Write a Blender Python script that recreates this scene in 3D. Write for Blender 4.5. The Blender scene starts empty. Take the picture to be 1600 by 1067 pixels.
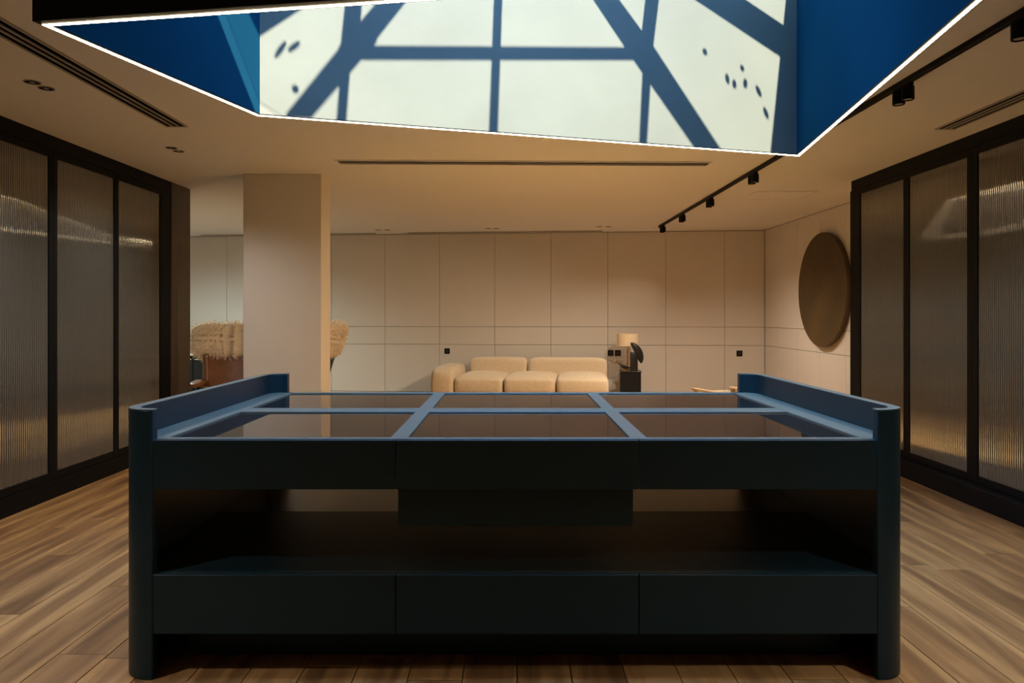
import bpy, bmesh, math, random
from mathutils import Vector, Matrix
from math import sin, cos, pi, radians
random.seed(7)
S = 0.86                      # drawing units -> metres
sc = bpy.context.scene
COL = sc.collection

# ------------------------------------------------------------------ camera, sky, sun, exposure
cam = bpy.data.cameras.new('camera'); cam_o = bpy.data.objects.new('camera', cam); COL.objects.link(cam_o)
cam.sensor_width = 36.0; cam.lens = 36.0 * 1150 / 1600
cam.shift_x = 0.00125; cam.shift_y = -(533.5 - 491) / 1600
cam_o.location = (0, 0, 1.48 * S); cam_o.rotation_euler = (pi / 2, 0, 0)
cam.clip_start = 0.05; cam.clip_end = 200
sc.camera = cam_o

SUN_DIR = Vector((0, 1, -1.3)).normalized()      # the way the light travels
world = bpy.data.worlds.new('sky'); sc.world = world; world.use_nodes = True
wt = world.node_tree; wt.nodes.clear()
wo = wt.nodes.new('ShaderNodeOutputWorld'); wb = wt.nodes.new('ShaderNodeBackground')
sk = wt.nodes.new('ShaderNodeTexSky'); sk.sky_type = 'NISHITA'; sk.sun_disc = False
sk.sun_elevation = math.asin(-SUN_DIR.z); sk.sun_rotation = pi
sk.air_density = 1.0; sk.dust_density = 0.3; sk.ozone_density = 6.0
tint = wt.nodes.new('ShaderNodeVectorMath'); tint.operation = 'MULTIPLY'; tint.inputs[1].default_value = (0.92, 1.42, 1.52)
wt.links.new(sk.outputs[0], tint.inputs[0]); wt.links.new(tint.outputs[0], wb.inputs[0]); wt.links.new(wb.outputs[0], wo.inputs[0])
SKY = 4.0
wb.inputs[1].default_value = SKY
sun = bpy.data.lights.new('sun', 'SUN'); sun.energy = 56.0; sun.angle = radians(0.53); sun.color = (1.0, 0.92, 0.72)
sun_o = bpy.data.objects.new('sun', sun); COL.objects.link(sun_o); sun_o.location = (0, -4, 9)
sun_o.rotation_euler = SUN_DIR.to_track_quat('-Z', 'Y').to_euler()

sc.view_settings.view_transform = 'Standard'; sc.view_settings.look = 'None'
sc.view_settings.gamma = 1.0; sc.view_settings.use_curve_mapping = False
sc.view_settings.exposure = 0.0
sc.cycles.use_denoising = True
sc.cycles.max_bounces = 10; sc.cycles.diffuse_bounces = 6; sc.cycles.glossy_bounces = 4
sc.cycles.sample_clamp_indirect = 6.0
sc.cycles.caustics_reflective = False; sc.cycles.caustics_refractive = False

def spot(name, loc, target, watts, angle=70, blend=0.6, size=0.03, color=(1.0, 0.72, 0.42)):
    l = bpy.data.lights.new(name, 'SPOT'); l.energy = watts; l.spot_size = radians(angle); l.spot_blend = blend
    l.shadow_soft_size = size; l.color = color
    o = bpy.data.objects.new(name, l); COL.objects.link(o); o.location = Vector(loc) * S
    o.rotation_euler = (Vector(target) - Vector(loc)).to_track_quat('-Z', 'Y').to_euler()
    return o

# ------------------------------------------------------------------ materials
def mat(name, color, rough=0.5, metal=0.0, spec=0.5, ior=None, emit=None, emit_s=0.0, noise=None, bump=None, coat=0.0, sheen=0.0):
    m = bpy.data.materials.new(name); m.use_nodes = True
    nt = m.node_tree; b = nt.nodes['Principled BSDF']
    b.inputs['Base Color'].default_value = (*color, 1); b.inputs['Roughness'].default_value = rough
    b.inputs['Metallic'].default_value = metal; b.inputs['Specular IOR Level'].default_value = spec
    if ior: b.inputs['IOR'].default_value = ior
    if coat: b.inputs['Coat Weight'].default_value = coat; b.inputs['Coat Roughness'].default_value = 0.1
    if sheen: b.inputs['Sheen Weight'].default_value = sheen
    if emit:
        b.inputs['Emission Color'].default_value = (*emit, 1); b.inputs['Emission Strength'].default_value = emit_s
    tc = nt.nodes.new('ShaderNodeTexCoord')
    if noise:                         # (scale, amount, stretch)
        mp = nt.nodes.new('ShaderNodeMapping'); mp.inputs['Scale'].default_value = noise[2] if len(noise) > 2 else (1, 1, 1)
        nz = nt.nodes.new('ShaderNodeTexNoise'); nz.inputs['Scale'].default_value = noise[0]; nz.inputs['Detail'].default_value = 6
        cr = nt.nodes.new('ShaderNodeMapRange'); a = noise[1]
        cr.inputs['From Min'].default_value = 0.25; cr.inputs['From Max'].default_value = 0.75
        cr.inputs['To Min'].default_value = 1 - a; cr.inputs['To Max'].default_value = 1 + a
        mx = nt.nodes.new('ShaderNodeVectorMath'); mx.operation = 'SCALE'; mx.inputs[0].default_value = color
        nt.links.new(tc.outputs['Object'], mp.inputs[0]); nt.links.new(mp.outputs[0], nz.inputs[0])
        nt.links.new(nz.outputs[0], cr.inputs[0]); nt.links.new(cr.outputs[0], mx.inputs['Scale'])
        nt.links.new(mx.outputs[0], b.inputs['Base Color'])
    if bump:                          # (scale, strength)
        nb = nt.nodes.new('ShaderNodeTexNoise'); nb.inputs['Scale'].default_value = bump[0]; nb.inputs['Detail'].default_value = 4
        bp = nt.nodes.new('ShaderNodeBump'); bp.inputs['Strength'].default_value = bump[1]; bp.inputs['Distance'].default_value = 0.01
        nt.links.new(tc.outputs['Object'], nb.inputs[0]); nt.links.new(nb.outputs[0], bp.inputs['Height'])
        nt.links.new(bp.outputs[0], b.inputs['Normal'])
    return m

M = {}
M['paint'] = mat('ceiling_paint', (0.74, 0.755, 0.78), 0.7, noise=(0.6, 0.02))
M['wall'] = mat('wall_panel_paint', (0.66, 0.63, 0.595), 0.5, noise=(0.7, 0.03))
M['joint'] = mat('panel_joint', (0.22, 0.19, 0.16), 0.9)
M['column'] = mat('column_paint', (0.74, 0.70, 0.65), 0.6, noise=(0.8, 0.02))
M['concrete'] = mat('white_concrete', (0.080, 0.0825, 0.077), 0.6, spec=0.15, noise=(1.4, 0.12), bump=(12, 0.1))
M['blue'] = mat('blue_lacquer_wall', (0.006, 0.044, 0.082), 0.5, spec=0.0, noise=(1.2, 0.12), bump=(6, 0.04))
M['black'] = mat('black_metal', (0.005, 0.006, 0.007), 0.55, spec=0.10, noise=(6, 0.1))
M['desk'] = mat('midnight_blue_lacquer', (0.0052, 0.0235, 0.0330), 0.38, spec=0.28, noise=(7, 0.08, (1, 0.3, 1)), bump=(40, 0.02))
M['top'] = mat('desk_lacquer_lit_top', (0.105, 0.130, 0.110), 0.36, spec=0.5, noise=(9, 0.08, (1, 0.3, 1)), bump=(40, 0.02))  # paler island finish; light falling on its upward faces put into the colour
M['shelf'] = mat('matte_blue_shelf', (0.007, 0.020, 0.026), 0.5, spec=0.2, noise=(7, 0.08))
M['void'] = mat('duct_void', (0.002, 0.002, 0.002), 0.9, spec=0.0, noise=(7, 0.1))
M['shelf_back'] = mat('dark_oiled_oak', (0.07, 0.05, 0.035), 0.35, noise=(5, 0.3, (0.4, 9, 1)))
M['tray'] = mat('smoked_glass', (0.015, 0.014, 0.013), 0.015, ior=3.6, noise=(2, 0.05))
M['reed'] = mat('reeded_grey_glass', (0.078, 0.080, 0.074), 0.035, ior=2.3, noise=(0.8, 0.06))
M['darkwood'] = mat('dark_stained_oak', (0.075, 0.062, 0.045), 0.5, noise=(6, 0.3, (8, 8, 0.4)))
M['led'] = mat('warm_led_strip', (1, 0.9, 0.7), 0.5, emit=(1.0, 0.74, 0.42), emit_s=44.0)
M['slat'] = mat('grille_grey', (0.34, 0.32, 0.29), 0.5, noise=(5, 0.05))
M['sofa'] = mat('cream_boucle', (0.66, 0.54, 0.39), 0.9, noise=(30, 0.08), bump=(160, 0.35), sheen=0.3)
M['leather'] = mat('cognac_leather', (0.21, 0.078, 0.022), 0.36, noise=(9, 0.25), bump=(60, 0.15))
M['fur'] = mat('cream_sheepskin', (0.92, 0.83, 0.70), 0.95, noise=(25, 0.12), sheen=0.4)
M['stone'] = mat('black_stone', (0.012, 0.012, 0.012), 0.35, noise=(14, 0.5))
M['brass'] = mat('aged_brass', (0.55, 0.34, 0.12), 0.3, metal=0.9, noise=(12, 0.15))
M['bronze'] = mat('dark_bronze', (0.035, 0.026, 0.018), 0.35, metal=0.6, noise=(20, 0.3))
M['shade'] = mat('linen_lamp_shade', (0.85, 0.70, 0.50), 0.85, noise=(60, 0.06), bump=(200, 0.2))
M['cab'] = mat('black_oak_veneer', (0.010, 0.011, 0.011), 0.5, spec=0.2, noise=(8, 0.3, (8, 8, 0.4)))
M['cabtop'] = mat('grey_stone_top', (0.30, 0.27, 0.24), 0.35, noise=(4, 0.15))
M['oak'] = mat('pale_oak', (0.62, 0.46, 0.30), 0.5, noise=(8, 0.15, (6, 0.5, 6)))
M['leaf'] = mat('dry_leaf', (0.16, 0.11, 0.05), 0.8, noise=(20, 0.2))
M['subfloor'] = mat('subfloor', (0.03, 0.02, 0.012), 0.9, noise=(4, 0.2))
M['reflector'] = mat('dark_reflector', (0.08, 0.07, 0.06), 0.2, metal=0.8, noise=(4, 0.1))
M['lens'] = mat('lamp_lens', (0.5, 0.48, 0.42), 0.15, noise=(4, 0.05))

def disc_mat():
    m = bpy.data.materials.new('hammered_gold_disc'); m.use_nodes = True; nt = m.node_tree; b = nt.nodes['Principled BSDF']
    tc = nt.nodes.new('ShaderNodeTexCoord'); n1 = nt.nodes.new('ShaderNodeTexNoise'); n1.inputs['Scale'].default_value = 2.4; n1.inputs['Detail'].default_value = 8
    mp = nt.nodes.new('ShaderNodeMapping'); mp.inputs['Scale'].default_value = (1, 1, 0.35)
    n2 = nt.nodes.new('ShaderNodeTexNoise'); n2.inputs['Scale'].default_value = 42; n2.inputs['Detail'].default_value = 5
    r = nt.nodes.new('ShaderNodeValToRGB'); r.color_ramp.elements[0].position = 0.32; r.color_ramp.elements[1].position = 0.78
    r.color_ramp.elements[0].color = (0.040, 0.028, 0.010, 1); r.color_ramp.elements[1].color = (0.135, 0.078, 0.022, 1)
    ad = nt.nodes.new('ShaderNodeMath'); ad.operation = 'MULTIPLY_ADD'; ad.inputs[1].default_value = 0.55
    sb = nt.nodes.new('ShaderNodeMath'); sb.operation = 'MULTIPLY'; sb.inputs[1].default_value = 0.45
    L = nt.links
    L.new(tc.outputs['Object'], n1.inputs[0]); L.new(tc.outputs['Object'], mp.inputs[0]); L.new(mp.outputs[0], n2.inputs[0])
    L.new(n2.outputs[0], sb.inputs[0]); L.new(n1.outputs[0], ad.inputs[0]); L.new(sb.outputs[0], ad.inputs[2]); L.new(ad.outputs[0], r.inputs[0])
    L.new(r.outputs[0], b.inputs['Base Color']); b.inputs['Metallic'].default_value = 0.1; b.inputs['Roughness'].default_value = 0.6
    bp = nt.nodes.new('ShaderNodeBump'); bp.inputs['Strength'].default_value = 0.5; bp.inputs['Distance'].default_value = 0.01
    L.new(n2.outputs[0], bp.inputs['Height']); L.new(bp.outputs[0], b.inputs['Normal'])
    return m
M['gold'] = disc_mat()

def plank_mat():
    m = bpy.data.materials.new('walnut_plank'); m.use_nodes = True; nt = m.node_tree; b = nt.nodes['Principled BSDF']; L = nt.links
    N = nt.nodes.new
    tc = N('ShaderNodeTexCoord'); oi = N('ShaderNodeObjectInfo')
    sh = N('ShaderNodeVectorMath'); sh.operation = 'MULTIPLY_ADD'; sh.inputs[0].default_value = (1, 1, 1)
    off = N('ShaderNodeVectorMath'); off.operation = 'SCALE'; off.inputs[0].default_value = (13.0, 37.0, 5.0)
    L.new(oi.outputs['Random'], off.inputs['Scale'])
    add = N('ShaderNodeVectorMath'); add.operation = 'ADD'; L.new(tc.outputs['Object'], add.inputs[0]); L.new(off.outputs[0], add.inputs[1])
    mp = N('ShaderNodeMapping'); mp.inputs['Scale'].default_value = (9.0, 0.75, 1); L.new(add.outputs[0], mp.inputs[0])
    n1 = N('ShaderNodeTexNoise'); n1.inputs['Scale'].default_value = 1.0; n1.inputs['Detail'].default_value = 7; n1.inputs['Distortion'].default_value = 1.6
    L.new(mp.outputs[0], n1.inputs[0])
    mp2 = N('ShaderNodeMapping'); mp2.inputs['Scale'].default_value = (110, 3, 1); L.new(add.outputs[0], mp2.inputs[0])
    n2 = N('ShaderNodeTexNoise'); n2.inputs['Scale'].default_value = 1.0; n2.inputs['Detail'].default_value = 3; L.new(mp2.outputs[0], n2.inputs[0])
    r = N('ShaderNodeValToRGB'); e = r.color_ramp.elements
    e[0].position = 0.30; e[0].color = (0.150, 0.072, 0.027, 1); e[1].position = 0.72; e[1].color = (0.44, 0.245, 0.092, 1)
    x = r.color_ramp.elements.new(0.5); x.color = (0.265, 0.135, 0.049, 1)
    # pale sapwood along one edge of each board
    sp = N('ShaderNodeSeparateXYZ'); L.new(tc.outputs['Object'], sp.inputs[0])
    ab = N('ShaderNodeMath'); ab.operation = 'ABSOLUTE'; L.new(sp.outputs[0], ab.inputs[0])
    mr = N('ShaderNodeMapRange'); mr.inputs['From Min'].default_value = 0.050; mr.inputs['From Max'].default_value = 0.096
    mr.inputs['To Min'].default_value = 0.0; mr.inputs['To Max'].default_value = 0.20; L.new(ab.outputs[0], mr.inputs[0])
    m1 = N('ShaderNodeMath'); m1.operation = 'ADD'; L.new(n1.outputs[0], m1.inputs[0]); L.new(mr.outputs[0], m1.inputs[1])
    m2 = N('ShaderNodeMath'); m2.operation = 'MULTIPLY_ADD'; m2.inputs[1].default_value = 0.14; L.new(n2.outputs[0], m2.inputs[0]); L.new(m1.outputs[0], m2.inputs[2])
    m3 = N('ShaderNodeMath'); m3.operation = 'MULTIPLY_ADD'; m3.inputs[1].default_value = 0.12; L.new(oi.outputs['Random'], m3.inputs[0]); L.new(m2.outputs[0], m3.inputs[2])
    m4 = N('ShaderNodeMath'); m4.operation = 'SUBTRACT'; m4.inputs[1].default_value = 0.16; L.new(m3.outputs[0], m4.inputs[0])
    L.new(m4.outputs[0], r.inputs[0]); L.new(r.outputs[0], b.inputs['Base Color'])
    b.inputs['Roughness'].default_value = 0.42; b.inputs['Specular IOR Level'].default_value = 0.4
    bp = N('ShaderNodeBump'); bp.inputs['Strength'].default_value = 0.15; bp.inputs['Distance'].default_value = 0.004
    L.new(n2.outputs[0], bp.inputs['Height']); L.new(bp.outputs[0], b.inputs['Normal'])
    return m
M['plank'] = plank_mat()

# ------------------------------------------------------------------ mesh helpers (drawing units; scaled by S on build)
class MB:
    def __init__(s): s.b = bmesh.new(); s.mats = []
    def _mi(s, m):
        if m is None: return 0
        if m not in s.mats: s.mats.append(m)
        return s.mats.index(m)
    def box(s, x0, x1, y0, y1, z0, z1, bev=0.0, seg=2, rot=None):
        v = [s.b.verts.new((x, y, z)) for x in (x0, x1) for y in (y0, y1) for z in (z0, z1)]
        fs = [s.b.faces.new([v[i] for i in q]) for q in ((0, 1, 3, 2), (4, 6, 7, 5), (0, 4, 5, 1), (2, 3, 7, 6), (0, 2, 6, 4), (1, 5, 7, 3))]
        if bev:
            es = list({e for f in fs for e in f.edges})
            r = bmesh.ops.bevel(s.b, geom=es, offset=bev, segments=seg, affect='EDGES', profile=0.5)
            v = list({w for f in r['faces'] for w in f.verts})
        if rot is not None:
            bmesh.ops.transform(s.b, matrix=rot, verts=v)
        return s
    def prism(s, pts, z0, z1, mats=None):           # polygon extruded along z; mats = one per side + cap
        lo = [s.b.verts.new((p[0], p[1], z0)) for p in pts]; hi = [s.b.verts.new((p[0], p[1], z1)) for p in pts]
        n = len(pts)
        for i in range(n):
            f = s.b.faces.new((lo[i], lo[(i + 1) % n], hi[(i + 1) % n], hi[i]))
            if mats: f.material_index = s._mi(mats[i])
        for f in (s.b.faces.new(lo[::-1]), s.b.faces.new(hi)):
            if mats: f.material_index = s._mi(mats[-1])
        return s
    def lathe(s, prof, seg=24, c=(0, 0, 0), axis='z'):
        rings = []
        for r, z in prof:
            ring = []
            for k in range(seg):
                a = 2 * pi * k / seg
                p = (r * cos(a), r * sin(a), z)
                if axis == 'x': p = (z, r * cos(a), r * sin(a))
                if axis == 'y': p = (r * cos(a), z, r * sin(a))
                ring.append(s.b.verts.new((p[0] + c[0], p[1] + c[1], p[2] + c[2])))
            rings.append(ring)
        for a, b in zip(rings, rings[1:]):
            for k in range(seg): s.b.faces.new((a[k], a[(k + 1) % seg], b[(k + 1) % seg], b[k]))
        for ring, (r, z) in ((rings[0], prof[0]), (rings[-1], prof[-1])):
            if r > 1e-6: s.b.faces.new(ring)
        return s
    def tube(s, pts, rad, seg=8):
        pts = [Vector(p) for p in pts]; rings = []
        rs = rad if isinstance(rad, (list, tuple)) else [rad] * len(pts)
        for i, p in enumerate(pts):
            d = (pts[min(i + 1, len(pts) - 1)] - pts[max(i - 1, 0)]).normalized()
            u = d.cross(Vector((0, 0, 1)))
            if u.length < 1e-3: u = d.cross(Vector((0, 1, 0)))
            u.normalize(); w = d.cross(u)
            rings.append([s.b.verts.new(p + (u * cos(2 * pi * k / seg) + w * sin(2 * pi * k / seg)) * rs[i]) for k in range(seg)])
        for a, b in zip(rings, rings[1:]):
            for k in range(seg): s.b.faces.new((a[k], a[(k + 1) % seg], b[(k + 1) % seg], b[k]))
        s.b.faces.new(rings[0][::-1]); s.b.faces.new(rings[-1])
        return s
    def sup(s, c, r, e1=0.35, e2=0.3, nu=32, nv=18, mtx=None, wob=None):   # superellipsoid cushion
        f = lambda w, e: math.copysign(abs(w) ** e, w)
        rows = []
        for j in range(nv + 1):
            ph = -pi / 2 + pi * j / nv; row = []
            for i in range(nu):
                th = 2 * pi * i / nu
                p = Vector((r[0] * f(cos(ph), e1) * f(cos(th), e2), r[1] * f(cos(ph), e1) * f(sin(th), e2), r[2] * f(sin(ph), e1)))
                if wob: p = wob(p)
                p = p + Vector(c)
                if mtx is not None: p = mtx @ p
                row.append(p)
            rows.append(row)
        vb = s.b.verts.new(sum(rows[0], Vector()) / nu); vt = s.b.verts.new(sum(rows[-1], Vector()) / nu)
        vr = [[s.b.verts.new(p) for p in row] for row in rows[1:-1]]
        for i in range(nu):
            s.b.faces.new((vb, vr[0][(i + 1) % nu], vr[0][i])); s.b.faces.new((vt, vr[-1][i], vr[-1][(i + 1) % nu]))
            for a, b in zip(vr, vr[1:]): s.b.faces.new((a[i], a[(i + 1) % nu], b[(i + 1) % nu], b[i]))
        return s
    def mesh(s, name, material=None, smooth=False, org=(0, 0, 0)):
        bmesh.ops.remove_doubles(s.b, verts=s.b.verts, dist=1e-6)
        bmesh.ops.recalc_face_normals(s.b, faces=s.b.faces)
        o = Vector(org)
        for v in s.b.verts: v.co = (v.co - o) * S
        me = bpy.data.meshes.new(name); s.b.to_mesh(me); s.b.free()
        for m in (s.mats or [material]): me.materials.append(m)
        if smooth:
            for p in me.polygons: p.use_smooth = True
            if smooth is not True: me.set_sharp_from_angle(angle=radians(smooth))
        return me
    def build(s, name, material=None, parent=None, smooth=False, org=(0, 0, 0)):
        o = bpy.data.objects.new(name, s.mesh(name, material, smooth, org)); COL.objects.link(o)
        if parent is not None: o.parent = parent
        return o

def inst(name, me, parent=None, loc=(0, 0, 0), rz=0.0):
    o = bpy.data.objects.new(name, me); COL.objects.link(o); o.location = Vector(loc) * S; o.rotation_euler.z = rz
    if parent is not None: o.parent = parent
    return o
def tag(o, label, cat, group=None):
    o['label'] = label; o['category'] = cat
    if group: o['group'] = group
    return o
def thing(name, label, cat, loc=(0, 0, 0), rz=0.0, group=None):
    o = bpy.data.objects.new(name, None); COL.objects.link(o); o.location = Vector(loc) * S; o.rotation_euler.z = rz
    o.empty_display_size = 0.1
    return tag(o, label, cat, group)
def structure(o): o['kind'] = 'structure'; return o
def copy_tree(o, parent=None):
    c = o.copy(); COL.objects.link(c)
    if parent is not None: c.parent = parent
    for ch in list(o.children): copy_tree(ch, c)
    return c
def box(*a, **k): return MB().box(*a, **k)

H = 2.91
# ------------------------------------------------------------------ back wall line (slightly askew to the room)
BX0, BY0, BX1, BY1 = -3.206, 13.26, 4.315, 12.50
def back_y(x): return BY0 + (BY1 - BY0) * (x - BX0) / (BX1 - BX0)
WALL_ANG = math.atan2(BY1 - BY0, BX1 - BX0)

# floor ------------------------------------------------------------
floor = structure(MB().box(-7.4, 4.6, -3.2, 14.2, -0.12, -0.012).build('floor', M['subfloor']))
PW = 0.222
lens = [1.5, 1.9, 2.3]; gap = 0.0022
pmesh = {}
def plank_mesh(w, l):
    k = (round(w, 3), round(l, 3))
    if k not in pmesh:
        pmesh[k] = MB().box(-w / 2 + gap, w / 2 - gap, -l / 2 + gap, l / 2 - gap, -0.012, 0.0, bev=0.0015, seg=1).mesh('plank', M['plank'])
    return pmesh[k]
rest = MB(); ncol = 0; x = -7.3
while x < 4.4:
    y = -3.1 - random.random() * 1.5
    while y < 13.9:
        l = random.choice(lens)
        cx, cy = x + PW / 2, y + l / 2
        near = (-3.8 < cx < 3.8 and 1.2 < cy < 7.2)
        seen = near and (abs(cx) > 1.45 or cy < 3.6)
        if seen: inst('plank', plank_mesh(PW, l), floor, (cx, cy, 0))
        else: rest.box(x + gap, x + PW - gap, max(y + gap, -3.15), min(y + l - gap, 13.9), -0.012, 0.0)
        y += l
    x += PW
r_ = rest.build('planks', M['plank'], floor); r_['kind'] = 'stuff'

# skylight polygon --------------------------------------------------
P = [Vector((-1.90, 2.995)), Vector((-1.499, 4.363)), Vector((2.141, 5.472)), Vector((1.713, 2.428))]   # left, far, right, near edges follow in turn
def offset(poly, ds):
    n = len(poly); out = []; lines = []
    for i in range(n):
        a, b = poly[i], poly[(i + 1) % n]; d = (b - a).normalized(); nrm = Vector((-d.y, d.x))   # outward for clockwise order
        lines.append((a + nrm * ds[i], d))
    for i in range(n):
        (p, d), (q, e) = lines[i - 1], lines[i]
        t = ((q.x - p.x) * e.y - (q.y - p.y) * e.x) / (d.x * e.y - d.y * e.x)
        out.append(p + d * t)
    return out
RZ, TZ = 2.66, 4.60
O_ = offset(P, [0.012, 0.010, 0.012, 0.040]); A_ = offset(P, [0.004] * 4); B_ = offset(P, [-0.012] * 4); I_ = offset(P, [-0.022] * 4)

# ceiling -----------------------------------------------------------
rect = [Vector((-7.4, -3.2)), Vector((-7.4, 14.2)), Vector((4.6, 14.2)), Vector((4.6, -3.2))]
cb = MB(); hole = offset(P, [0.005, 0.004, 0.005, 0.03])
for z0, z1 in ((H, H + 0.15),):
    for i in range(4):
        j = (i + 1) % 4
        cb.prism([rect[i], rect[j], hole[j], hole[i]], z0, z1)
ceiling = structure(cb.build('ceiling', M['paint']))

# outer walls -------------------------------------------------------
def panel_wall(root, seams, rows, thick, place, last=None):
    """each panel its own board, gaps between them show the dark joint behind"""
    g = 0.0028
    cache = {}
    for a, b in zip(seams, seams[1:]):
        for z0, z1 in rows:
            k = (round(b - a, 3), z0)
            if k not in cache:
                cache[k] = MB().box(g, b - a - g, 0, thick, z0 + g, z1 - g, bev=0.002, seg=1).mesh('wall_panel', M['wall'])
            place(root, cache[k], a)
rows = [(0.10, 0.947), (0.947, 1.262), (1.262, 2.904)]
wb_ = MB(); c, s_ = cos(WALL_ANG), sin(WALL_ANG)
def bl(u, v): return (BX0 + u * c - v * s_, BY0 + u * s_ + v * c)      # u along the wall, v behind it
wb_.prism([bl(-4.3, 0.02), bl(7.62, 0.02), bl(7.62, 0.3), bl(-4.3, 0.3)], 0, H)
wall_back = structure(wb_.build('wall_back', M['joint']))
step = 0.983 / c
u0 = (-3.23 - BX0) / c
seams_b = [u0 + step * k for k in range(-4, 8)]; seams_b.append((4.315 - BX0) / c + 0.0)
panel_wall(wall_back, seams_b, rows, 0.02, lambda r, me, a: inst('wall_panel', me, r, (*bl(a, 0.0), 0), WALL_ANG))
tb = MB(); tb.prism([bl(-4.3, -0.004), bl(7.55, -0.004), bl(7.55, 0.02), bl(-4.3, 0.02)], 0, 0.095); structure(tb.build('baseboard_back', M['wall']))

wall_right = structure(box(4.337, 4.6, 7.6, 12.9, 0, H).build('wall_right', M['joint']))
seams_r = [11.84 - 0.785 * k for k in range(-1, 6)][::-1]; seams_r[-1] = 12.49; seams_r[0] = 7.925
panel_wall(wall_right, seams_r, rows, 0.02, lambda r, me, a: inst('wall_panel', me, r, (4.335, a, 0), pi / 2))
structure(box(3.72, 4.6, 7.62, 7.92, 0, H).build('wall_right_return', M['wall']))
structure(box(3.73, 4.3, -3.2, 7.62, 0, H).build('wall_right_front', M['darkwood']))
structure(box(-4.4, -3.75, -3.2, 8.40, 0, H).build('wall_left_front', M['darkwood']))
structure(box(-7.3, -4.4, 8.2, 8.42, 0, H).build('wall_left_return', M['wall']))
structure(box(-7.4, 4.6, -3.3, -3.1, 0, H).build('wall_front', M['wall']))
structure(box(-7.4, -7.15, 8.2, 13.9, 0, H).build('wall_left', M['wall']))
# oak end cladding beside the left doors
cl = structure(box(-3.75, -3.665, 7.955, 8.42, 0, H, bev=0.004, seg=1).build('trim_1', M['darkwood']))

# column
structure(box(-2.73, -1.933, 7.51, 7.88, 0, H, bev=0.004, seg=1).build('column', M['column']))

# ------------------------------------------------------------------ sliding reeded doors
def reeded(y0, y1, z0, z1, side, X):
    b = MB().b; pitch = 0.024; n = max(1, round((y1 - y0) / pitch)); k = 14; N = n * k; HA = radians(48)
    lo, hi = [], []
    for i in range(N + 1):
        y = y0 + (y1 - y0) * i / N
        w = (2 * (i % k) / k - 1)
        d = pitch / 2 / sin(HA) * (cos(math.asin(w * sin(HA))) - cos(HA))               # rounded reeds meeting in sharp valleys
        xx = X - side * d
        lo.append(b.verts.new((xx, y, z0))); hi.append(b.verts.new((xx, y, z1)))
    for i in range(N): b.faces.new((lo[i], lo[i + 1], hi[i + 1], hi[i]))
    X2 = X + side * 0.012
    c = [b.verts.new((X2, y, z)) for y, z in ((y0, z0), (y1, z0), (y1, z1), (y0, z1))]
    b.faces.new(c)
    m = MB(); m.b.free(); m.b = b
    return m
def door(side, X, y0, y1, s0, s1, label, name='sliding_door'):
    """side +1 right wall, -1 left wall; X = room face of the frame; glass from y0+s0 to y1-s1"""
    cx = X + side * 0.02
    t = thing(name, label, 'door', (cx, (y0 + y1) / 2, 0.15), 0, 'black framed reeded glass sliding doors')
    og = (cx, (y0 + y1) / 2, 0.15)
    a, b = sorted((X, X + side * 0.045))
    box(a, b, y0, y0 + s0, 0.152, 2.795, bev=0.003, seg=1).build('stile', M['black'], t, org=og)
    box(a, b, y1 - s1, y1, 0.152, 2.795, bev=0.003, seg=1).build('stile', M['black'], t, org=og)
    box(a, b, y0 + s0, y1 - s1, 2.735, 2.795, bev=0.003, seg=1).build('top_rail', M['black'], t, org=og)
    box(a, b, y0 + s0, y1 - s1, 0.152, 0.215, bev=0.003, seg=1).build('bottom_rail', M['black'], t, org=og)
    reeded(y0 + s0, y1 - s1, 0.215, 2.735, side, X + side * 0.012).build('glass_pane', M['reed'], t, smooth=60, org=og)
    return t
LX, RX = -3.672, 3.652
door(-1, LX, 6.86, 7.76, 0.04, 0.05, 'narrow reeded glass door nearest the oak end cladding on the left')
door(-1, LX, 5.91, 6.86, 0.055, 0.04, 'middle reeded glass door of the left wall, behind the island corner')
door(-1, LX, 4.83, 5.91, 0.06, 0.055, 'large reeded glass door cut by the left edge of the photo')
door(1, RX, 6.80, 7.72, 0.05, 0.03, 'narrow reeded glass door beside the gold disc, farthest of the right wall')
door(1, RX, 5.83, 6.80, 0.065, 0.05, 'middle reeded glass door of the right wall, right of the island end')
door(1, RX, 4.70, 5.83, 0.06, 0.07, 'large reeded glass door cut by the right edge of the photo')
# blank doors on towards and behind the camera (one joinery run each side)
structure(box(LX - 0.06, LX, -3.1, 4.83, 0.152, 2.795).build('trim_2', M['darkwood']))
structure(box(RX, RX + 0.06, -3.1, 4.70, 0.152, 2.795).build('trim_3', M['darkwood']))
for side, X, ye, nm in ((-1, LX, 7.95, 'left'), (1, RX, 7.92, 'right')):
    xo = X + side * 0.10
    a, b = sorted((X - side * 0.0, xo)); 
    k = 0 if side < 0 else 1
    y1 = 7.76 if side < 0 else 7.72
    structure(box(a, b, y1, ye, 0.15, 2.80, bev=0.003, seg=1).build('trim_%d' % (4 + k), M['black']))
    a, b = sorted((X + (0.012 if side > 0 else 0.004), xo))
    structure(box(a, b, -3.1, ye, 2.80, H, bev=0.003, seg=1).build('trim_%d' % (6 + k), M['black']))
    pf = X if side < 0 else 3.557
    a, b = sorted((pf, xo))
    structure(box(a, b, -3.1, ye, 0.0, 0.150, bev=0.005, seg=1).build('baseboard_' + nm, M['black']))

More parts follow.
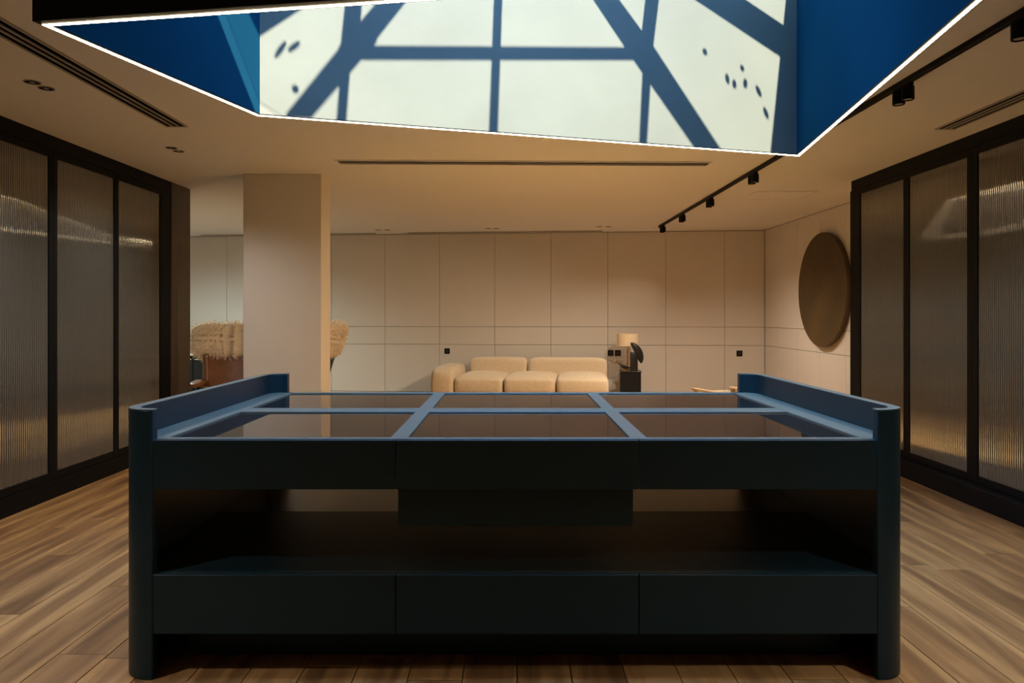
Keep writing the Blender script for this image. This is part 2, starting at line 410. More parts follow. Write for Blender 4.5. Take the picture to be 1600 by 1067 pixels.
# ------------------------------------------------------------------ skylight
sky_t = thing('skylight', 'deep blue and white skylight shaft hanging through the ceiling above the island', 'skylight', (0.1, 3.8, RZ))
so = (0.1, 3.8, RZ)
top = [TZ, TZ, TZ, 4.42]
for i in range(4):
    j = (i + 1) % 4
    inner = M['concrete'] if i == 1 else M['blue']
    w = MB().prism([O_[i], O_[j], I_[j], I_[i]], RZ + 0.004, top[i], mats=[M['black'], M['black'], inner, M['black'], M['black']])
    w = w.build('shaft_wall', None, sky_t, org=so)
    w['label'] = ['blue left shaft wall', 'white concrete far shaft wall in sun', 'blue right shaft wall', 'black near shaft wall facing the room'][i]
    l = MB().prism([A_[i], A_[j], B_[j], B_[i]], RZ - 0.004, RZ + 0.004).build('light_strip', M['led'], sky_t, org=so)
    if i == 0: l['label'] = 'glowing warm white strip'
    MB().prism([O_[i], O_[j], A_[j], A_[i]], RZ - 0.002, RZ + 0.004).build('rim', M['black'], sky_t, org=so)
    MB().prism([B_[i], B_[j], I_[j], I_[i]], RZ - 0.002, RZ + 0.004).build('inner_rim', M['black'], sky_t, org=so)
beams = [
 [(-0.957, 3.348), (0.941, 4.079), (0.941, 4.031), (-0.957, 3.3)],
 [(-0.104, 4.024), (-0.05, 4.046), (-0.083, 3.279), (-0.11, 2.70), (-0.17, 2.70), (-0.141, 3.258)],
 [(-1.03, 3.284), (-0.975, 3.305), (-1.02, 2.80), (-1.075, 2.80)],
 [(-0.994, 3.66), (-0.901, 3.698), (-0.938, 3.334), (-1.038, 3.311)],
 [(-0.994, 3.373), (-0.826, 3.438), (-1.2, 2.938), (-1.339, 2.888)],
 [(-0.705, 3.769), (-0.554, 3.84), (-0.901, 3.345), (-1.049, 3.304)],
 [(-1.526, 3.163), (-0.994, 3.669), (-1.157, 3.713), (-1.60, 3.355)],
 [(0.913, 4.03), (0.979, 4.056), (0.941, 3.58), (0.86, 2.66), (0.80, 2.66), (0.883, 3.559)],
 [(0.946, 4.453), (1.045, 4.493), (0.979, 4.066), (0.885, 4.03)],
 [(0.824, 4.006), (0.998, 4.097), (1.55, 3.703), (1.375, 3.64)],
 [(0.47, 4.258), (0.623, 4.321), (0.998, 4.097), (0.824, 4.006)],
 [(1.435, 4.653), (2.098, 4.613), (2.098, 4.442), (1.093, 4.513)]]
for bm_ in beams:
    MB().prism(bm_, TZ, TZ + 0.03).build('roof_beam', M['black'], sky_t, org=so)
# roof glass: thin clear sheet
gm = bpy.data.materials.new('clear_roof_glass'); gm.use_nodes = True; nt = gm.node_tree; nt.nodes.clear()
o_ = nt.nodes.new('ShaderNodeOutputMaterial'); tr = nt.nodes.new('ShaderNodeBsdfTransparent'); gl = nt.nodes.new('ShaderNodeBsdfGlossy'); mx = nt.nodes.new('ShaderNodeMixShader'); fr = nt.nodes.new('ShaderNodeFresnel')
fr.inputs[0].default_value = 1.45; gl.inputs['Roughness'].default_value = 0.02; tr.inputs[0].default_value = (0.94, 0.97, 0.96, 1)
nt.links.new(fr.outputs[0], mx.inputs[0]); nt.links.new(tr.outputs[0], mx.inputs[1]); nt.links.new(gl.outputs[0], mx.inputs[2]); nt.links.new(mx.outputs[0], o_.inputs[0])
G_ = offset(P, [0.05] * 4)
MB().prism(G_, TZ + 0.031, TZ + 0.037).build('roof_glass', gm, sky_t, org=so)
lf = MB()
for (lx, ly, a, L) in ((-1.37, 3.159, 1.0, .11), (-1.296, 3.202, 0.8, .09), (-1.289, 3.009, 0.7, .04), (1.376, 4.215, 0.3, .035), (1.551, 4.134, 1.8, .05), (1.606, 4.126, 1.5, .045), (1.693, 4.162, 1.4, .05), (1.668, 4.238, 1.0, .03), (1.80, 4.16, 2.3, .06), (1.86, 4.06, 2.2, .06)):
    pts = []
    for k in range(8):
        t = 2 * pi * k / 8
        u, v = L * cos(t) * 0.55, 0.022 * sin(t) * (0.55 if L > .08 else 0.8)
        pts.append((lx + u * cos(a) - v * sin(a), ly + u * sin(a) + v * cos(a)))
    lf.prism(pts, TZ + 0.0375, TZ + 0.043)
l_ = lf.build('fallen_leaves', M['leaf'], sky_t, org=so); l_['kind'] = 'stuff'; l_['label'] = 'dry leaves lying on the roof glass'

# ------------------------------------------------------------------ the island
DX = 0.0155
isl = thing('display_island', 'large midnight blue display island with rounded ends and glass topped trays', 'display counter', (DX, 3.9, 0))
io = (DX, 3.9, 0)
YF, YB = 2.975, 4.82
def bp(*a, name='panel', m='desk', parent=None, bev=0.0025, label=None, seg=1):
    o = box(*a, bev=bev, seg=seg).build(name, M[m], parent or isl, org=io)
    if label: o['label'] = label
    return o
def cshape(side, xo, xi):      # C-shaped wrapped end in plan
    r = 0.13; t = 0.045; pts = []
    def arc(cx, cy, rad, a0, a1, n=8):
        return [(cx + rad * cos(a0 + (a1 - a0) * k / n), cy + rad * sin(a0 + (a1 - a0) * k / n)) for k in range(n + 1)]
    # drawn for the left end (outer face towards -x), mirrored for the right
    w = abs(xo - xi)
    out = [(w, YF)] + [(w * 0 + r + p[0], p[1]) for p in arc(0, YF + r, r, -pi / 2, -pi)] + [(r + p[0], p[1]) for p in arc(0, YB - r, r, pi, pi / 2)] + [(w, YB)]
    ri = r - t
    inn = [(w, YB - t)] + [(r + p[0], p[1]) for p in arc(0, YB - r, ri, pi / 2, pi)] + [(r + p[0], p[1]) for p in arc(0, YF + r, ri, pi, 3 * pi / 2)] + [(w, YF + t)]
    pts = out + inn
    return [(xo + (p[0] if side < 0 else -p[0]), p[1]) for p in pts]
XL, XR, XLi, XRi = -1.596, 1.627, -1.468, 1.503
for side, xo, xi in ((-1, XL, XLi + 0.02), (1, XR, XRi - 0.02)):
    e = MB().prism(cshape(side, xo, xi), 0.0, 1.092)
    eo = e.build('end_panel', M['desk'], isl, smooth=25, org=io)
    cp = MB().prism(cshape(side, xo, xi), 1.0921, 1.0945).build('lit_edge_sheet', M['top'], isl, smooth=25, org=io)  # thin sheet added; its pale colour imitates light on the panel's top edge
    cp['label'] = 'top edge of the end panel, coloured paler as if lit'
    bv = eo.modifiers.new('soft edge', 'BEVEL'); bv.width = 0.004; bv.segments = 2; bv.limit_method = 'ANGLE'; bv.angle_limit = radians(50)
# solid infill of the pillar below the table top (front and back returns are full depth posts)
xl, xr = XL + 0.0455, XR - 0.0455
# table top frame: rails around six recesses
TZ1 = 0.973
cx_l, cx_r = (-0.496, -0.424), (0.492, 0.560)
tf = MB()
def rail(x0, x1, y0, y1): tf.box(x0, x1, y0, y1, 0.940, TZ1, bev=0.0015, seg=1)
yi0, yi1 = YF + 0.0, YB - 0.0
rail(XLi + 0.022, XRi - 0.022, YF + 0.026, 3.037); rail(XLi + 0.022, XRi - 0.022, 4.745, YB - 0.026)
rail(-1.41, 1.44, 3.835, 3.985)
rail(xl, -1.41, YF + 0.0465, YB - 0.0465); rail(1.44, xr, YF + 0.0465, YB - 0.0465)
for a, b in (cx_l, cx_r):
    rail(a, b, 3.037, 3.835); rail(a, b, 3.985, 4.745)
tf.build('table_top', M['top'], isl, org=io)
for (x0, x1) in ((-1.41, cx_l[0]), (cx_l[1], cx_r[0]), (cx_r[1], 1.44)):
    for (y0, y1) in ((3.037, 3.835), (3.985, 4.745)):
        g = bp(x0 + 0.002, x1 - 0.002, y0 + 0.002, y1 - 0.002, 0.945, 0.966, name='glass_pane', m='tray', bev=0.001)
# drawer fronts (front and back rows), upper and lower
cuts = [(XLi + 0.001, -0.468), (-0.464, 0.518), (0.522, XRi - 0.001)]
for (x0, x1) in cuts:
    for z0, z1, dy in ((0.771, 0.970, 0.0), (0.186, 0.425, 0.0)):
        bp(x0, x1, YF + 0.004, YF + 0.024, z0, z1, name='drawer_front', bev=0.0015)
        bp(x0, x1, YB - 0.024, YB - 0.004, z0, z1, name='drawer_front', bev=0.0015)
    bp(x0 + 0.03, x1 - 0.03, YF + 0.026, YB - 0.026, 0.775, 0.936, name='drawer_box')
# lower cabinet: shelf tops front and back half, carcass, plinth
bp(xl + 0.001, xr - 0.001, YF + 0.048, 3.925, 0.20, 0.4265, name='lower_cabinet', m='shelf', bev=0.001)
bp(XLi, XRi, YF + 0.026, YF + 0.049, 0.20, 0.4265, name='cabinet_lip', bev=0.001)
o = bp(xl + 0.001, xr - 0.001, 3.932, YB - 0.048, 0.20, 0.4265, name='lower_cabinet', m='shelf_back', bev=0.001, label='brown oak rear shelf half')
bp(-1.40, 1.43, 3.20, 4.60, 0.0, 0.199, name='plinth', bev=0.002)
# box hanging under the middle drawer
bp(-0.467, 0.507, 3.05, 4.30, 0.602, 0.7695, name='under_drawer_box', bev=0.002)

# ------------------------------------------------------------------ ceiling fittings
def vent(label, x0, x1, y0, y1, nslot, name='air_vent', along='y', group=None):
    t = thing(name, label, 'air vent', ((x0 + x1) / 2, (y0 + y1) / 2, H), 0, group)
    og = ((x0 + x1) / 2, (y0 + y1) / 2, H)
    box(x0 + .004, x1 - .004, y0 + .004, y1 - .004, H - 0.004, H - 0.0005).build('backing', M['void'], t, org=og)
    fr = MB(); e = 0.014
    fr.box(x0, x1, y0, y0 + e, H - 0.010, H - 0.0005); fr.box(x0, x1, y1 - e, y1, H - 0.010, H - 0.0005)
    fr.box(x0, x0 + e, y0 + e, y1 - e, H - 0.010, H - 0.0005); fr.box(x1 - e, x1, y0 + e, y1 - e, H - 0.010, H - 0.0005)
    fr.build('frame', M['slat'], t, org=og)
    n = nslot - 1
    for k in range(n):
        if along == 'y':
            w = (x1 - x0 - 2 * e); c = x0 + e + w * (k + 1) / nslot
            box(c - 0.006, c + 0.006, y0 + e, y1 - e, H - 0.012, H - 0.004).build('slat', M['slat'], t, org=og)
        else:
            w = (y1 - y0 - 2 * e); c = y0 + e + w * (k + 1) / nslot
            box(x0 + e, x1 - e, c - 0.006, c + 0.006, H - 0.012, H - 0.004).build('slat', M['slat'], t, org=og)
    return t
vent('long three-slot air vent in the ceiling above the left reeded doors', -2.617, -2.45, 2.0, 5.59, 3)
vent('long three-slot air vent in the ceiling above the right reeded doors', 3.265, 3.42, 2.0, 5.67, 3)
# single wide slot across the room
t = thing('slot_diffuser', 'long beige slot diffuser in the ceiling in front of the column', 'air vent', (0.13, 6.93, H), math.atan2(0.09, 3.46))
box(-1.74, 1.74, -0.07, 0.07, -0.003, -0.0003).build('backing', M['bronze'], t)
f_ = MB(); f_.box(-1.76, 1.76, 0.07, 0.085, -0.012, -0.0003); f_.box(-1.76, 1.76, -0.085, -0.07, -0.012, -0.0003); f_.box(-1.76, -1.74, -0.07, 0.07, -0.012, -0.0003); f_.box(1.74, 1.76, -0.07, 0.07, -0.012, -0.0003)
f_.build('frame', M['paint'], t)
box(-1.74, 1.74, -0.006, 0.006, -0.014, -0.003).build('slat', M['slat'], t)
# thin slots along the back wall
for (xa, xb, lb) in ((-3.35, -2.39, 'short thin black slot in the ceiling right of the column'), (-1.805, 1.571, 'long thin black slot in the ceiling above the sofa'), (-5.6, -3.95, 'thin black slot in the ceiling at the left of the column')):
    ya, yb = back_y(xa) - 0.20, back_y(xb) - 0.20
    L = math.hypot(xb - xa, yb - ya)
    t = thing('linear_slot', lb, 'air vent', ((xa + xb) / 2, (ya + yb) / 2, H), WALL_ANG)
    box(-L / 2, L / 2, -0.028, 0.028, -0.004, -0.0003).build('slot', M['black'], t)
    f_ = MB(); f_.box(-L / 2, L / 2, 0.028, 0.036, -0.008, -0.0003); f_.box(-L / 2, L / 2, -0.036, -0.028, -0.008, -0.0003); f_.build('frame', M['slat'], t)
# access hatch
t = thing('ceiling_hatch', 'square access hatch flush in the ceiling near the gold disc', 'hatch', (3.22, 8.845, H))
box(-0.345, 0.345, -0.285, 0.285, -0.006, -0.0003, bev=0.002, seg=1).build('hatch_panel', M['paint'], t)
f_ = MB()
for q in ((-0.36, 0.36, 0.289, 0.30), (-0.36, 0.36, -0.30, -0.289), (-0.36, -0.349, -0.289, 0.289), (0.349, 0.36, -0.289, 0.289)): f_.box(*q, -0.008, -0.0003)
f_.build('frame', M['paint'], t)

def downlight(x, y, label, group, r=0.05):
    t = thing('recessed_downlight', label, 'downlight', (x, y, H), 0, group)
    MB().lathe([(r, -0.0005), (r, -0.004), (r * 0.86, -0.005), (r * 0.84, -0.0005)], 28).build('trim_ring', M['slat'], t, smooth=40)
    MB().lathe([(r * 0.84, -0.0035), (r * 0.5, -0.0012), (r * 0.5, -0.0008)], 28).build('reflector', M['black'], t, smooth=40)
    MB().lathe([(r * 0.30, -0.0028), (r * 0.30, -0.0055), (0.0001, -0.0065)], 16).build('lens', M['lens'], t, smooth=40)
    return t
dl = [(-2.945, 4.53, 'recessed downlight, nearer of the pair at the far left of the ceiling', 'downlights over the left doors'),
      (-2.937, 4.655, 'recessed downlight, farther of the pair at the far left of the ceiling', 'downlights over the left doors'),
      (-2.915, 6.32, 'recessed downlight, nearer of the pair between left vent and column', 'downlights over the left doors'),
      (-2.91, 6.45, 'recessed downlight, farther of the pair between left vent and column', 'downlights over the left doors'),
      (-2.25, 12.46, 'tiny downlight, left one of the pair right of the column', 'downlights along the back wall'),
      (-2.09, 12.46, 'tiny downlight, right one of the pair right of the column', 'downlights along the back wall'),
      (-0.373, 12.25, 'tiny downlight, left one of the pair above the left half of the sofa', 'downlights along the back wall'),
      (-0.234, 12.25, 'tiny downlight, right one of the pair above the left half of the sofa', 'downlights along the back wall'),
      (1.44, 12.0, 'tiny downlight, left one of the pair above the right end of the sofa', 'downlights along the back wall'),
      (1.597, 12.0, 'tiny downlight, right one of the pair above the right end of the sofa', 'downlights along the back wall')]
for q in dl: downlight(*q)

# track with spotlights
TX = 2.40
tr_ = thing('lighting_track', 'long black lighting track on the ceiling passing behind the skylight rim', 'lighting track', (TX, 7.0, H))
box(-0.018, 0.018, -6.5, 4.85, -0.035, -0.0003, bev=0.003, seg=1).build('rail', M['black'], tr_)
box(-0.020, 0.020, 4.85, 4.87, -0.037, -0.0003).build('end_cap', M['black'], tr_)
heads = [(11.62, 'black twin track spotlight at the far end of the track'),
         (10.30, 'black twin track spotlight, second from the far end of the track'),
         (8.86, 'black twin track spotlight, third from the far end of the track'),
         (7.28, 'black twin track spotlight just behind the skylight corner'),
         (4.50, 'black twin track spotlight right of the skylight rim'),
         (3.42, 'black twin track spotlight cut by the right edge of the photo')]
for y, lb in heads:
    t = thing('track_spotlight', lb, 'spotlight', (TX, y, H - 0.0355), 0, 'twin spotlights on the ceiling track')
    box(-0.016, 0.016, -0.09, 0.09, -0.018, -0.0005, bev=0.002, seg=1).build('adapter', M['black'], t)
    for dy in (-0.052, 0.052):
        h = MB().lathe([(0.034, -0.018), (0.036, -0.022), (0.036, -0.098), (0.033, -0.100), (0.028, -0.092), (0.0001, -0.090)], 24, c=(0, dy, 0)).build('spot_head', M['black'], t, smooth=40)
        MB().lathe([(0.025, -0.0915), (0.025, -0.094), (0.0001, -0.096)], 16, c=(0, dy, 0)).build('lens', M['lens'], h, smooth=40)
# light they give
WARM, SOFT = (1.0, 0.82, 0.62), (1.0, 0.94, 0.87)
for y, tgt, w, a in ((11.62, (1.6, 12.0, 0.0), 30, 110), (10.30, (0.9, 11.4, 0.0), 60, 100), (8.86, (0.2, 11.4, 0.2), 130, 80), (7.28, (-0.3, 9.0, 0.0), 320, 100),
                     (10.30, (3.3, 11.0, 0.0), 110, 110), (8.86, (3.2, 9.6, 0.0), 130, 110)):
    spot('track_spot_light', (TX, y, H - 0.16), tgt, w, a, 1.0, color=WARM if w < 300 else (1.0, 0.72, 0.42))
for x, y, w in ((-2.94, 4.59, 90), (-2.91, 6.38, 45), (2.40, 4.50, 45), (2.40, 3.42, 45)):
    spot('down_light', (x, y, H - 0.16), (x, y, 0), w, 150, 1.0, color=SOFT)
for x, y, w in ((-2.9, 1.6, 130), (2.6, 1.2, 130), (0.0, -1.2, 25), (-2.2, -1.2, 45), (2.2, -1.2, 40)):
    spot('down_light', (x, y, H - 0.03), (x, y, 0), w, 120, 0.9, color=SOFT)
for x, y in ((-0.30, 12.1), (0.65, 12.05), (1.50, 11.95)):
    spot('wall_side_light', (x, y, H - 0.03), (x, y - 0.25, 0), 16, 80, 1.0, color=WARM)
spot('lounge_fill', (-5.2, 10.4, H - 0.03), (-5.2, 10.9, 0), 360, 150, 1.0, color=(0.88, 1.0, 0.92))  # added fill without a fitting, standing in for daylight at the far left

# ------------------------------------------------------------------ gold disc on the right wall
t = thing('wall_disc', 'large round hammered dark gold disc on the right wall', 'wall art', (4.312, 10.05, 1.812))
R_ = 0.782
MB().lathe([(R_ * 0.97, -0.001), (R_ * 0.97, -0.03), (R_, -0.035), (R_, -0.075), (R_ - 0.006, -0.080)], 96, axis='x').build('rim', M['gold'], t, smooth=35)
MB().lathe([(R_ - 0.007, -0.0802), (R_ * 0.6, -0.081), (0.0001, -0.0812)], 96, axis='x').build('face', M['gold'], t)

# sockets -------------------------------------------------------------
def socket(x, z, label, r=0.049, g=None):
    t = thing('wall_socket', label, 'socket', (x, back_y(x), z), WALL_ANG, g)
    box(-r, r, -0.010, -0.0005, -r, r, bev=0.003, seg=1).build('cover_plate', M['black'], t)
    box(-r * .62, r * .62, -0.0125, -0.0102, -r * .62, r * .62, bev=0.001, seg=1).build('insert', M['stone'], t)
for px, py, lb, g in ((698.7, 548.4, 'black square wall socket above the left arm of the sofa', None), (954.2, 551.3, 'black square wall socket, left of the two by the table lamp', None),
                   (965.3, 551.3, 'black square wall socket, right of the two by the table lamp', None), (1155.3, 552.2, 'black square wall socket alone at the right end of the back wall', None)):
    s2 = 86.7 * (1 + 9.06e-5 * (px - 520)); socket((px - 798) / s2, 1.48 - (py - 491) / s2, lb, g=g)

# ------------------------------------------------------------------ sofa
def spos(u, v): return (0.20 + u * c - v * s_, 12.0 + u * s_ + v * c, 0)
sf = thing('sofa', 'low cream fabric sofa with left arm against the back wall', 'sofa', (0.20, 11.95, 0), WALL_ANG)
# local x -1.37 .. 1.37, y -0.75 (front) .. 0.75 (back)
box(-1.34, 1.32, -0.66, 0.62, 0.05, 0.22, bev=0.04, seg=3).build('base', M['sofa'], sf, smooth=40)
for i, (a, b) in enumerate(((-1.02, -0.255), (-0.245, 0.555), (0.565, 1.36))):
    cuh = MB(); zc = 0.37
    def wob(p, w=(b - a) / 2):
        q = p.copy()
        if q.z > 0: q.z += 0.045 * max(0, 1 - (q.x / w) ** 2) * max(0, 1 - (q.y / 0.62) ** 2)
        return q
    cuh.sup(((a + b) / 2, -0.10, zc), ((b - a) / 2, 0.62, 0.145), 0.33, 0.16, 40, 20, wob=wob)
    cuh.build('seat_cushion', M['sofa'], sf, smooth=True)
for a, b in ((-0.93, 0.03), (0.06, 1.37)):
    MB().sup(((a + b) / 2, 0.52, 0.53), ((b - a) / 2, 0.17, 0.225), 0.28, 0.20, 44, 20).build('back_cushion', M['sofa'], sf, smooth=True)
MB().sup((-1.20, -0.04, 0.35), (0.185, 0.72, 0.31), 0.42, 0.25, 40, 20).build('arm', M['sofa'], sf, smooth=True)
for x_, y_ in ((-1.2, -0.55), (1.2, -0.55), (-1.2, 0.5), (1.2, 0.5)):
    MB().lathe([(0.03, 0.0), (0.035, 0.055)], 12, c=(x_, y_, 0)).build('leg', M['black'], sf)

# side table with lamp and ornaments ------------------------------------
tx, ty, tz = 1.985, 12.22, 0.547
st = thing('side_table', 'black cube side table at the right end of the sofa', 'side table', (tx, ty, 0), WALL_ANG)
box(-0.165, 0.165, -0.165, 0.165, 0.02, tz - 0.02, bev=0.006, seg=2).build('body', M['cab'], st)
box(-0.175, 0.175, -0.175, 0.175, tz - 0.019, tz, bev=0.004, seg=2).build('tabletop', M['stone'], st)
box(-0.15, 0.15, -0.15, 0.15, 0.0, 0.019).build('plinth', M['black'], st)
lp = thing('table_lamp', 'brass table lamp with cream drum shade on the black side table', 'table lamp', (tx - 0.03, ty + 0.095, tz))
MB().lathe([(0.07, 0), (0.07, 0.012), (0.02, 0.02), (0.018, 0.03)], 24).build('base', M['brass'], lp, smooth=40)
MB().lathe([(0.014, 0.028), (0.014, 0.10), (0.022, 0.105), (0.022, 0.12), (0.011, 0.125), (0.011, 0.29), (0.02, 0.295), (0.02, 0.31), (0.01, 0.315), (0.01, 0.50)], 16).build('stem', M['brass'], lp, smooth=30)
MB().lathe([(0.178, 0.405), (0.178, 0.61), (0.175, 0.61), (0.175, 0.405), (0.178, 0.405)], 40).build('lamp_shade', M['shade'], lp, smooth=40)
ob = MB(); ob.tube([(-0.17, 0, 0.495), (0.17, 0, 0.495)], 0.004); ob.tube([(0, -0.17, 0.495), (0, 0.17, 0.495)], 0.004); ob.build('shade_spider', M['brass'], lp)
# stone sculpture: upright block carrying a leaning leaf form
sp_ = thing('stone_sculpture', 'black stone sculpture of a leaning leaf form on an upright block', 'sculpture', (tx + 0.04, ty - 0.12, tz))
box(-0.060, 0.060, -0.045, 0.045, 0.0, 0.31, bev=0.012, seg=2).build('block', M['stone'], sp_, smooth=40)
mt = Matrix.Translation((0.035, -0.03, 0.30)) @ Matrix.Rotation(radians(-27), 4, 'Y')
def lw(p): return Vector((p.x + 0.04 * (1 - (p.z / 0.19) ** 2), p.y, p.z))
MB().sup((0, 0, 0), (0.062, 0.05, 0.19), 1.0, 1.0, 28, 20, mtx=mt, wob=lw).build('leaf_form', M['stone'], sp_, smooth=True)
bd = thing('bird_figurine', 'small dark bronze bird figurine at the left edge of the side table', 'figurine', (tx - 0.115, ty - 0.10, tz))
MB().lathe([(0.035, 0), (0.035, 0.008), (0.008, 0.014), (0.006, 0.045), (0.0001, 0.046)], 16).build('base', M['brass'], bd, smooth=40)
mt = Matrix.Translation((0, 0, 0.07)) @ Matrix.Rotation(radians(22), 4, 'Y')
MB().sup((0, 0, 0), (0.065, 0.026, 0.028), 1, 1, 20, 12, mtx=mt).build('body', M['bronze'], bd, smooth=True)
MB().tube([(-0.045, 0, 0.085), (-0.065, 0, 0.105), (-0.085, 0, 0.125), (-0.105, 0, 0.13)], [0.016, 0.011, 0.014, 0.002], 10).build('head', M['bronze'], bd, smooth=True)
MB().tube([(0.04, 0, 0.06), (0.09, 0, 0.055), (0.12, 0, 0.07)], [0.02, 0.012, 0.003], 8).build('tail', M['bronze'], bd, smooth=True)

# ------------------------------------------------------------------ lounge chairs with sheepskins
def make_chair(label, loc, rz):
    t = thing('lounge_chair', label, 'armchair', loc, rz, 'cognac leather lounge chairs at the desk behind the column')
    bs = MB()
    bs.lathe([(0.05, 0.05), (0.03, 0.08), (0.03, 0.34)], 16)
    for k in range(5):
        a = 2 * pi * k / 5 + 0.3
        bs.tube([(0, 0, 0.08), (0.2 * cos(a), 0.2 * sin(a), 0.07), (0.36 * cos(a), 0.36 * sin(a), 0.018)], [0.028, 0.022, 0.016])
    bs.build('base', M['black'], t, smooth=40)
    MB().sup((0, 0.0, 0.385), (0.40, 0.38, 0.05), 0.5, 0.5, 36, 12).build('seat_shell', M['cab'], t, smooth=True)
    MB().sup((0, -0.02, 0.49), (0.39, 0.38, 0.085), 0.5, 0.4, 36, 16).build('seat', M['leather'], t, smooth=True)
    mt = Matrix.Translation((0, 0.36, 0.50)) @ Matrix.Rotation(radians(-17), 4, 'X')
    def bw(p):
        k = 1 - 0.12 * max(0, -p.z / 0.4); return Vector((p.x * k, p.y - 0.10 * (p.x / 0.42) ** 2, p.z))
    MB().sup((0, 0, 0.40), (0.41, 0.07, 0.42), 0.35, 0.45, 40, 22, mtx=mt, wob=bw).build('backrest', M['leather'], t, smooth=True)
    MB().sup((0, 0.075, 0.38), (0.425, 0.035, 0.43), 0.35, 0.45, 40, 22, mtx=mt, wob=bw).build('back_shell', M['cab'], t, smooth=True)
    for sgn in (-1, 1):
        MB().sup((0.43 * sgn, -0.02, 0.655), (0.075, 0.29, 0.035), 0.7, 0.5, 24, 10).build('armrest', M['leather'], t, smooth=True)
        MB().tube([(0.43 * sgn, 0.05, 0.63), (0.44 * sgn, 0.06, 0.50), (0.34 * sgn, 0.05, 0.40)], 0.02).build('arm_bracket', M['black'], t, smooth=True)
        # bolster along the side of the back
        pts = [mt @ Vector((sgn * (0.375 + 0.03 * k / 6), -0.135, 0.05 + 0.60 * k / 6)) for k in range(7)]
        MB().tube(pts, 0.038, 12).build('side_bolster', M['leather'], t, smooth=True)
    return t
def make_fleece(label, loc, rz, seed, thick=0.17):
    rnd = random.Random(seed)
    t = tag(bpy.data.objects.new('sheepskin_throw', None), label, 'throw')
    mt = Matrix.Translation((0, 0.36, 0.50)) @ Matrix.Rotation(radians(-17), 4, 'X')
    ph = [rnd.random() * 6.28 for _ in range(6)]
    def fw(p):
        n = 0.022 * (sin(7 * p.x + ph[0]) * cos(6 * p.z + ph[1]) + 0.6 * sin(17 * p.x + ph[2]) * sin(15 * p.z + ph[3]))
        l = p.length; q = p * (1 + n / max(l, 0.1) * 0.6)
        return Vector((q.x, q.y - 0.08 * (q.x / 0.45) ** 2, q.z))
    cen, rad = (0, 0.02, 0.66), (0.57, thick, 0.235)
    m = MB().sup(cen, rad, 0.5, 0.55, 56, 32, mtx=mt, wob=fw)
    # wool tufts: short bent blades rooted on the hide
    fs = [(f.calc_center_median(), f.normal.copy(), f.calc_area()) for f in (m.b.normal_update() or m.b.faces)]
    bmesh.ops.recalc_face_normals(m.b, faces=m.b.faces)
    fs = [(f.calc_center_median(), f.normal.copy(), f.calc_area()) for f in m.b.faces]
    tot = sum(f[2] for f in fs)
    for cpt, nrm, ar in fs:
        for _ in range(max(1, int(9000 * ar / tot + rnd.random()))):
            p = cpt + Vector((rnd.uniform(-1, 1), rnd.uniform(-1, 1), rnd.uniform(-1, 1))) * 0.018
            L = rnd.uniform(0.014, 0.040)
            tip = p + nrm * L + Vector((rnd.uniform(-1, 1) * .012, rnd.uniform(-1, 1) * .012, -L * rnd.uniform(0.0, 0.6)))
            sd = nrm.cross(Vector((rnd.uniform(-1, 1), rnd.uniform(-1, 1), rnd.uniform(-1, 1))))
            if sd.length < 1e-3: continue
            sd = sd.normalized() * 0.006
            a, b, d = m.b.verts.new(p - sd), m.b.verts.new(p + sd), m.b.verts.new(tip)
            m.b.faces.new((a, b, d))
    me = m.mesh('sheepskin_throw', M['fur'], True)
    o = bpy.data.objects.new('sheepskin_throw', me); COL.objects.link(o); o.location = Vector(loc) * S; o.rotation_euler.z = rz
    bpy.data.objects.remove(t)
    return tag(o, label, 'throw', 'sheepskins on the lounge chairs')
c1 = ((-3.32, 8.90, 0), radians(14)); c2 = ((-3.17, 10.75, 0), radians(-90))
make_chair('cognac leather lounge chair facing the island, left of the column', *c1)
make_chair('black shelled lounge chair seen edge-on, right of the column', *c2)
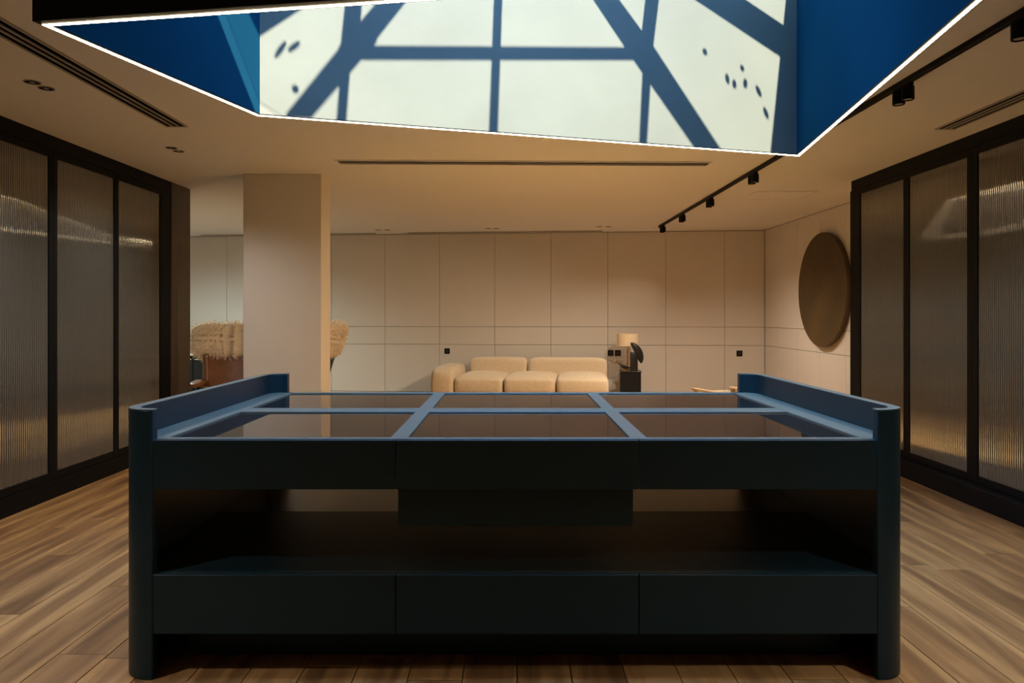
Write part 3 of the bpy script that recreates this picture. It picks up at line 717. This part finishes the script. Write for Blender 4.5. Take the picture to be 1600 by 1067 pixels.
make_fleece('fluffy cream sheepskin over the chair back left of the column', *c1, 3)
make_fleece('sliver of cream sheepskin peeking out right of the column', *c2, 5, 0.135)

# credenza at the far left
cr = thing('credenza', 'low black cabinet with pale top behind the left lounge chair', 'cabinet', (-5.6, 11.9, 0))
co = (-5.6, 11.9, 0)
box(-6.9, -4.35, 11.6, 12.3, 0.06, 0.825, bev=0.004, seg=1).build('body', M['cab'], cr, org=co)
box(-6.92, -4.33, 11.58, 12.32, 0.8255, 0.85, bev=0.003, seg=1).build('top', M['cabtop'], cr, org=co)
box(-6.85, -4.4, 11.66, 12.25, 0.0, 0.0595).build('plinth', M['black'], cr, org=co)
for k in range(4):
    x0 = -6.88 + k * 0.6275
    d = box(x0 + 0.006, x0 + 0.62, 11.582, 11.599, 0.08, 0.78, bev=0.003, seg=1).build('cabinet_door', M['cab'], cr, org=co)
    box(x0 + 0.02, x0 + 0.60, 11.572, 11.5815, 0.765, 0.775).build('handle', M['slat'], d, org=co)

# low armchair at the right
ac = thing('low_armchair', 'low pale armchair with flat arms beyond the right end of the island', 'armchair', (2.73, 9.24, 0), radians(18))
box(-0.235, 0.235, -0.32, 0.24, 0.24, 0.38, bev=0.04, seg=3).build('seat', M['sofa'], ac, smooth=40)
box(-0.235, 0.235, 0.25, 0.35, 0.30, 0.495, bev=0.04, seg=3).build('backrest', M['sofa'], ac, smooth=40)
for sgn in (-1, 1):
    box(sgn * 0.28 - 0.04, sgn * 0.28 + 0.04, -0.34, 0.34, 0.505, 0.535, bev=0.01, seg=2).build('armrest', M['oak'], ac, smooth=40)
    for y_ in (-0.31, 0.30):
        box(sgn * 0.28 - 0.02, sgn * 0.28 + 0.02, y_ - 0.02, y_ + 0.02, 0.0, 0.5045, bev=0.004, seg=1).build('leg', M['oak'], ac)
f_ = MB(); f_.box(-0.26, 0.26, -0.30, -0.26, 0.20, 0.239); f_.box(-0.26, 0.26, 0.24, 0.28, 0.20, 0.239); f_.build('seat_rail', M['oak'], ac)
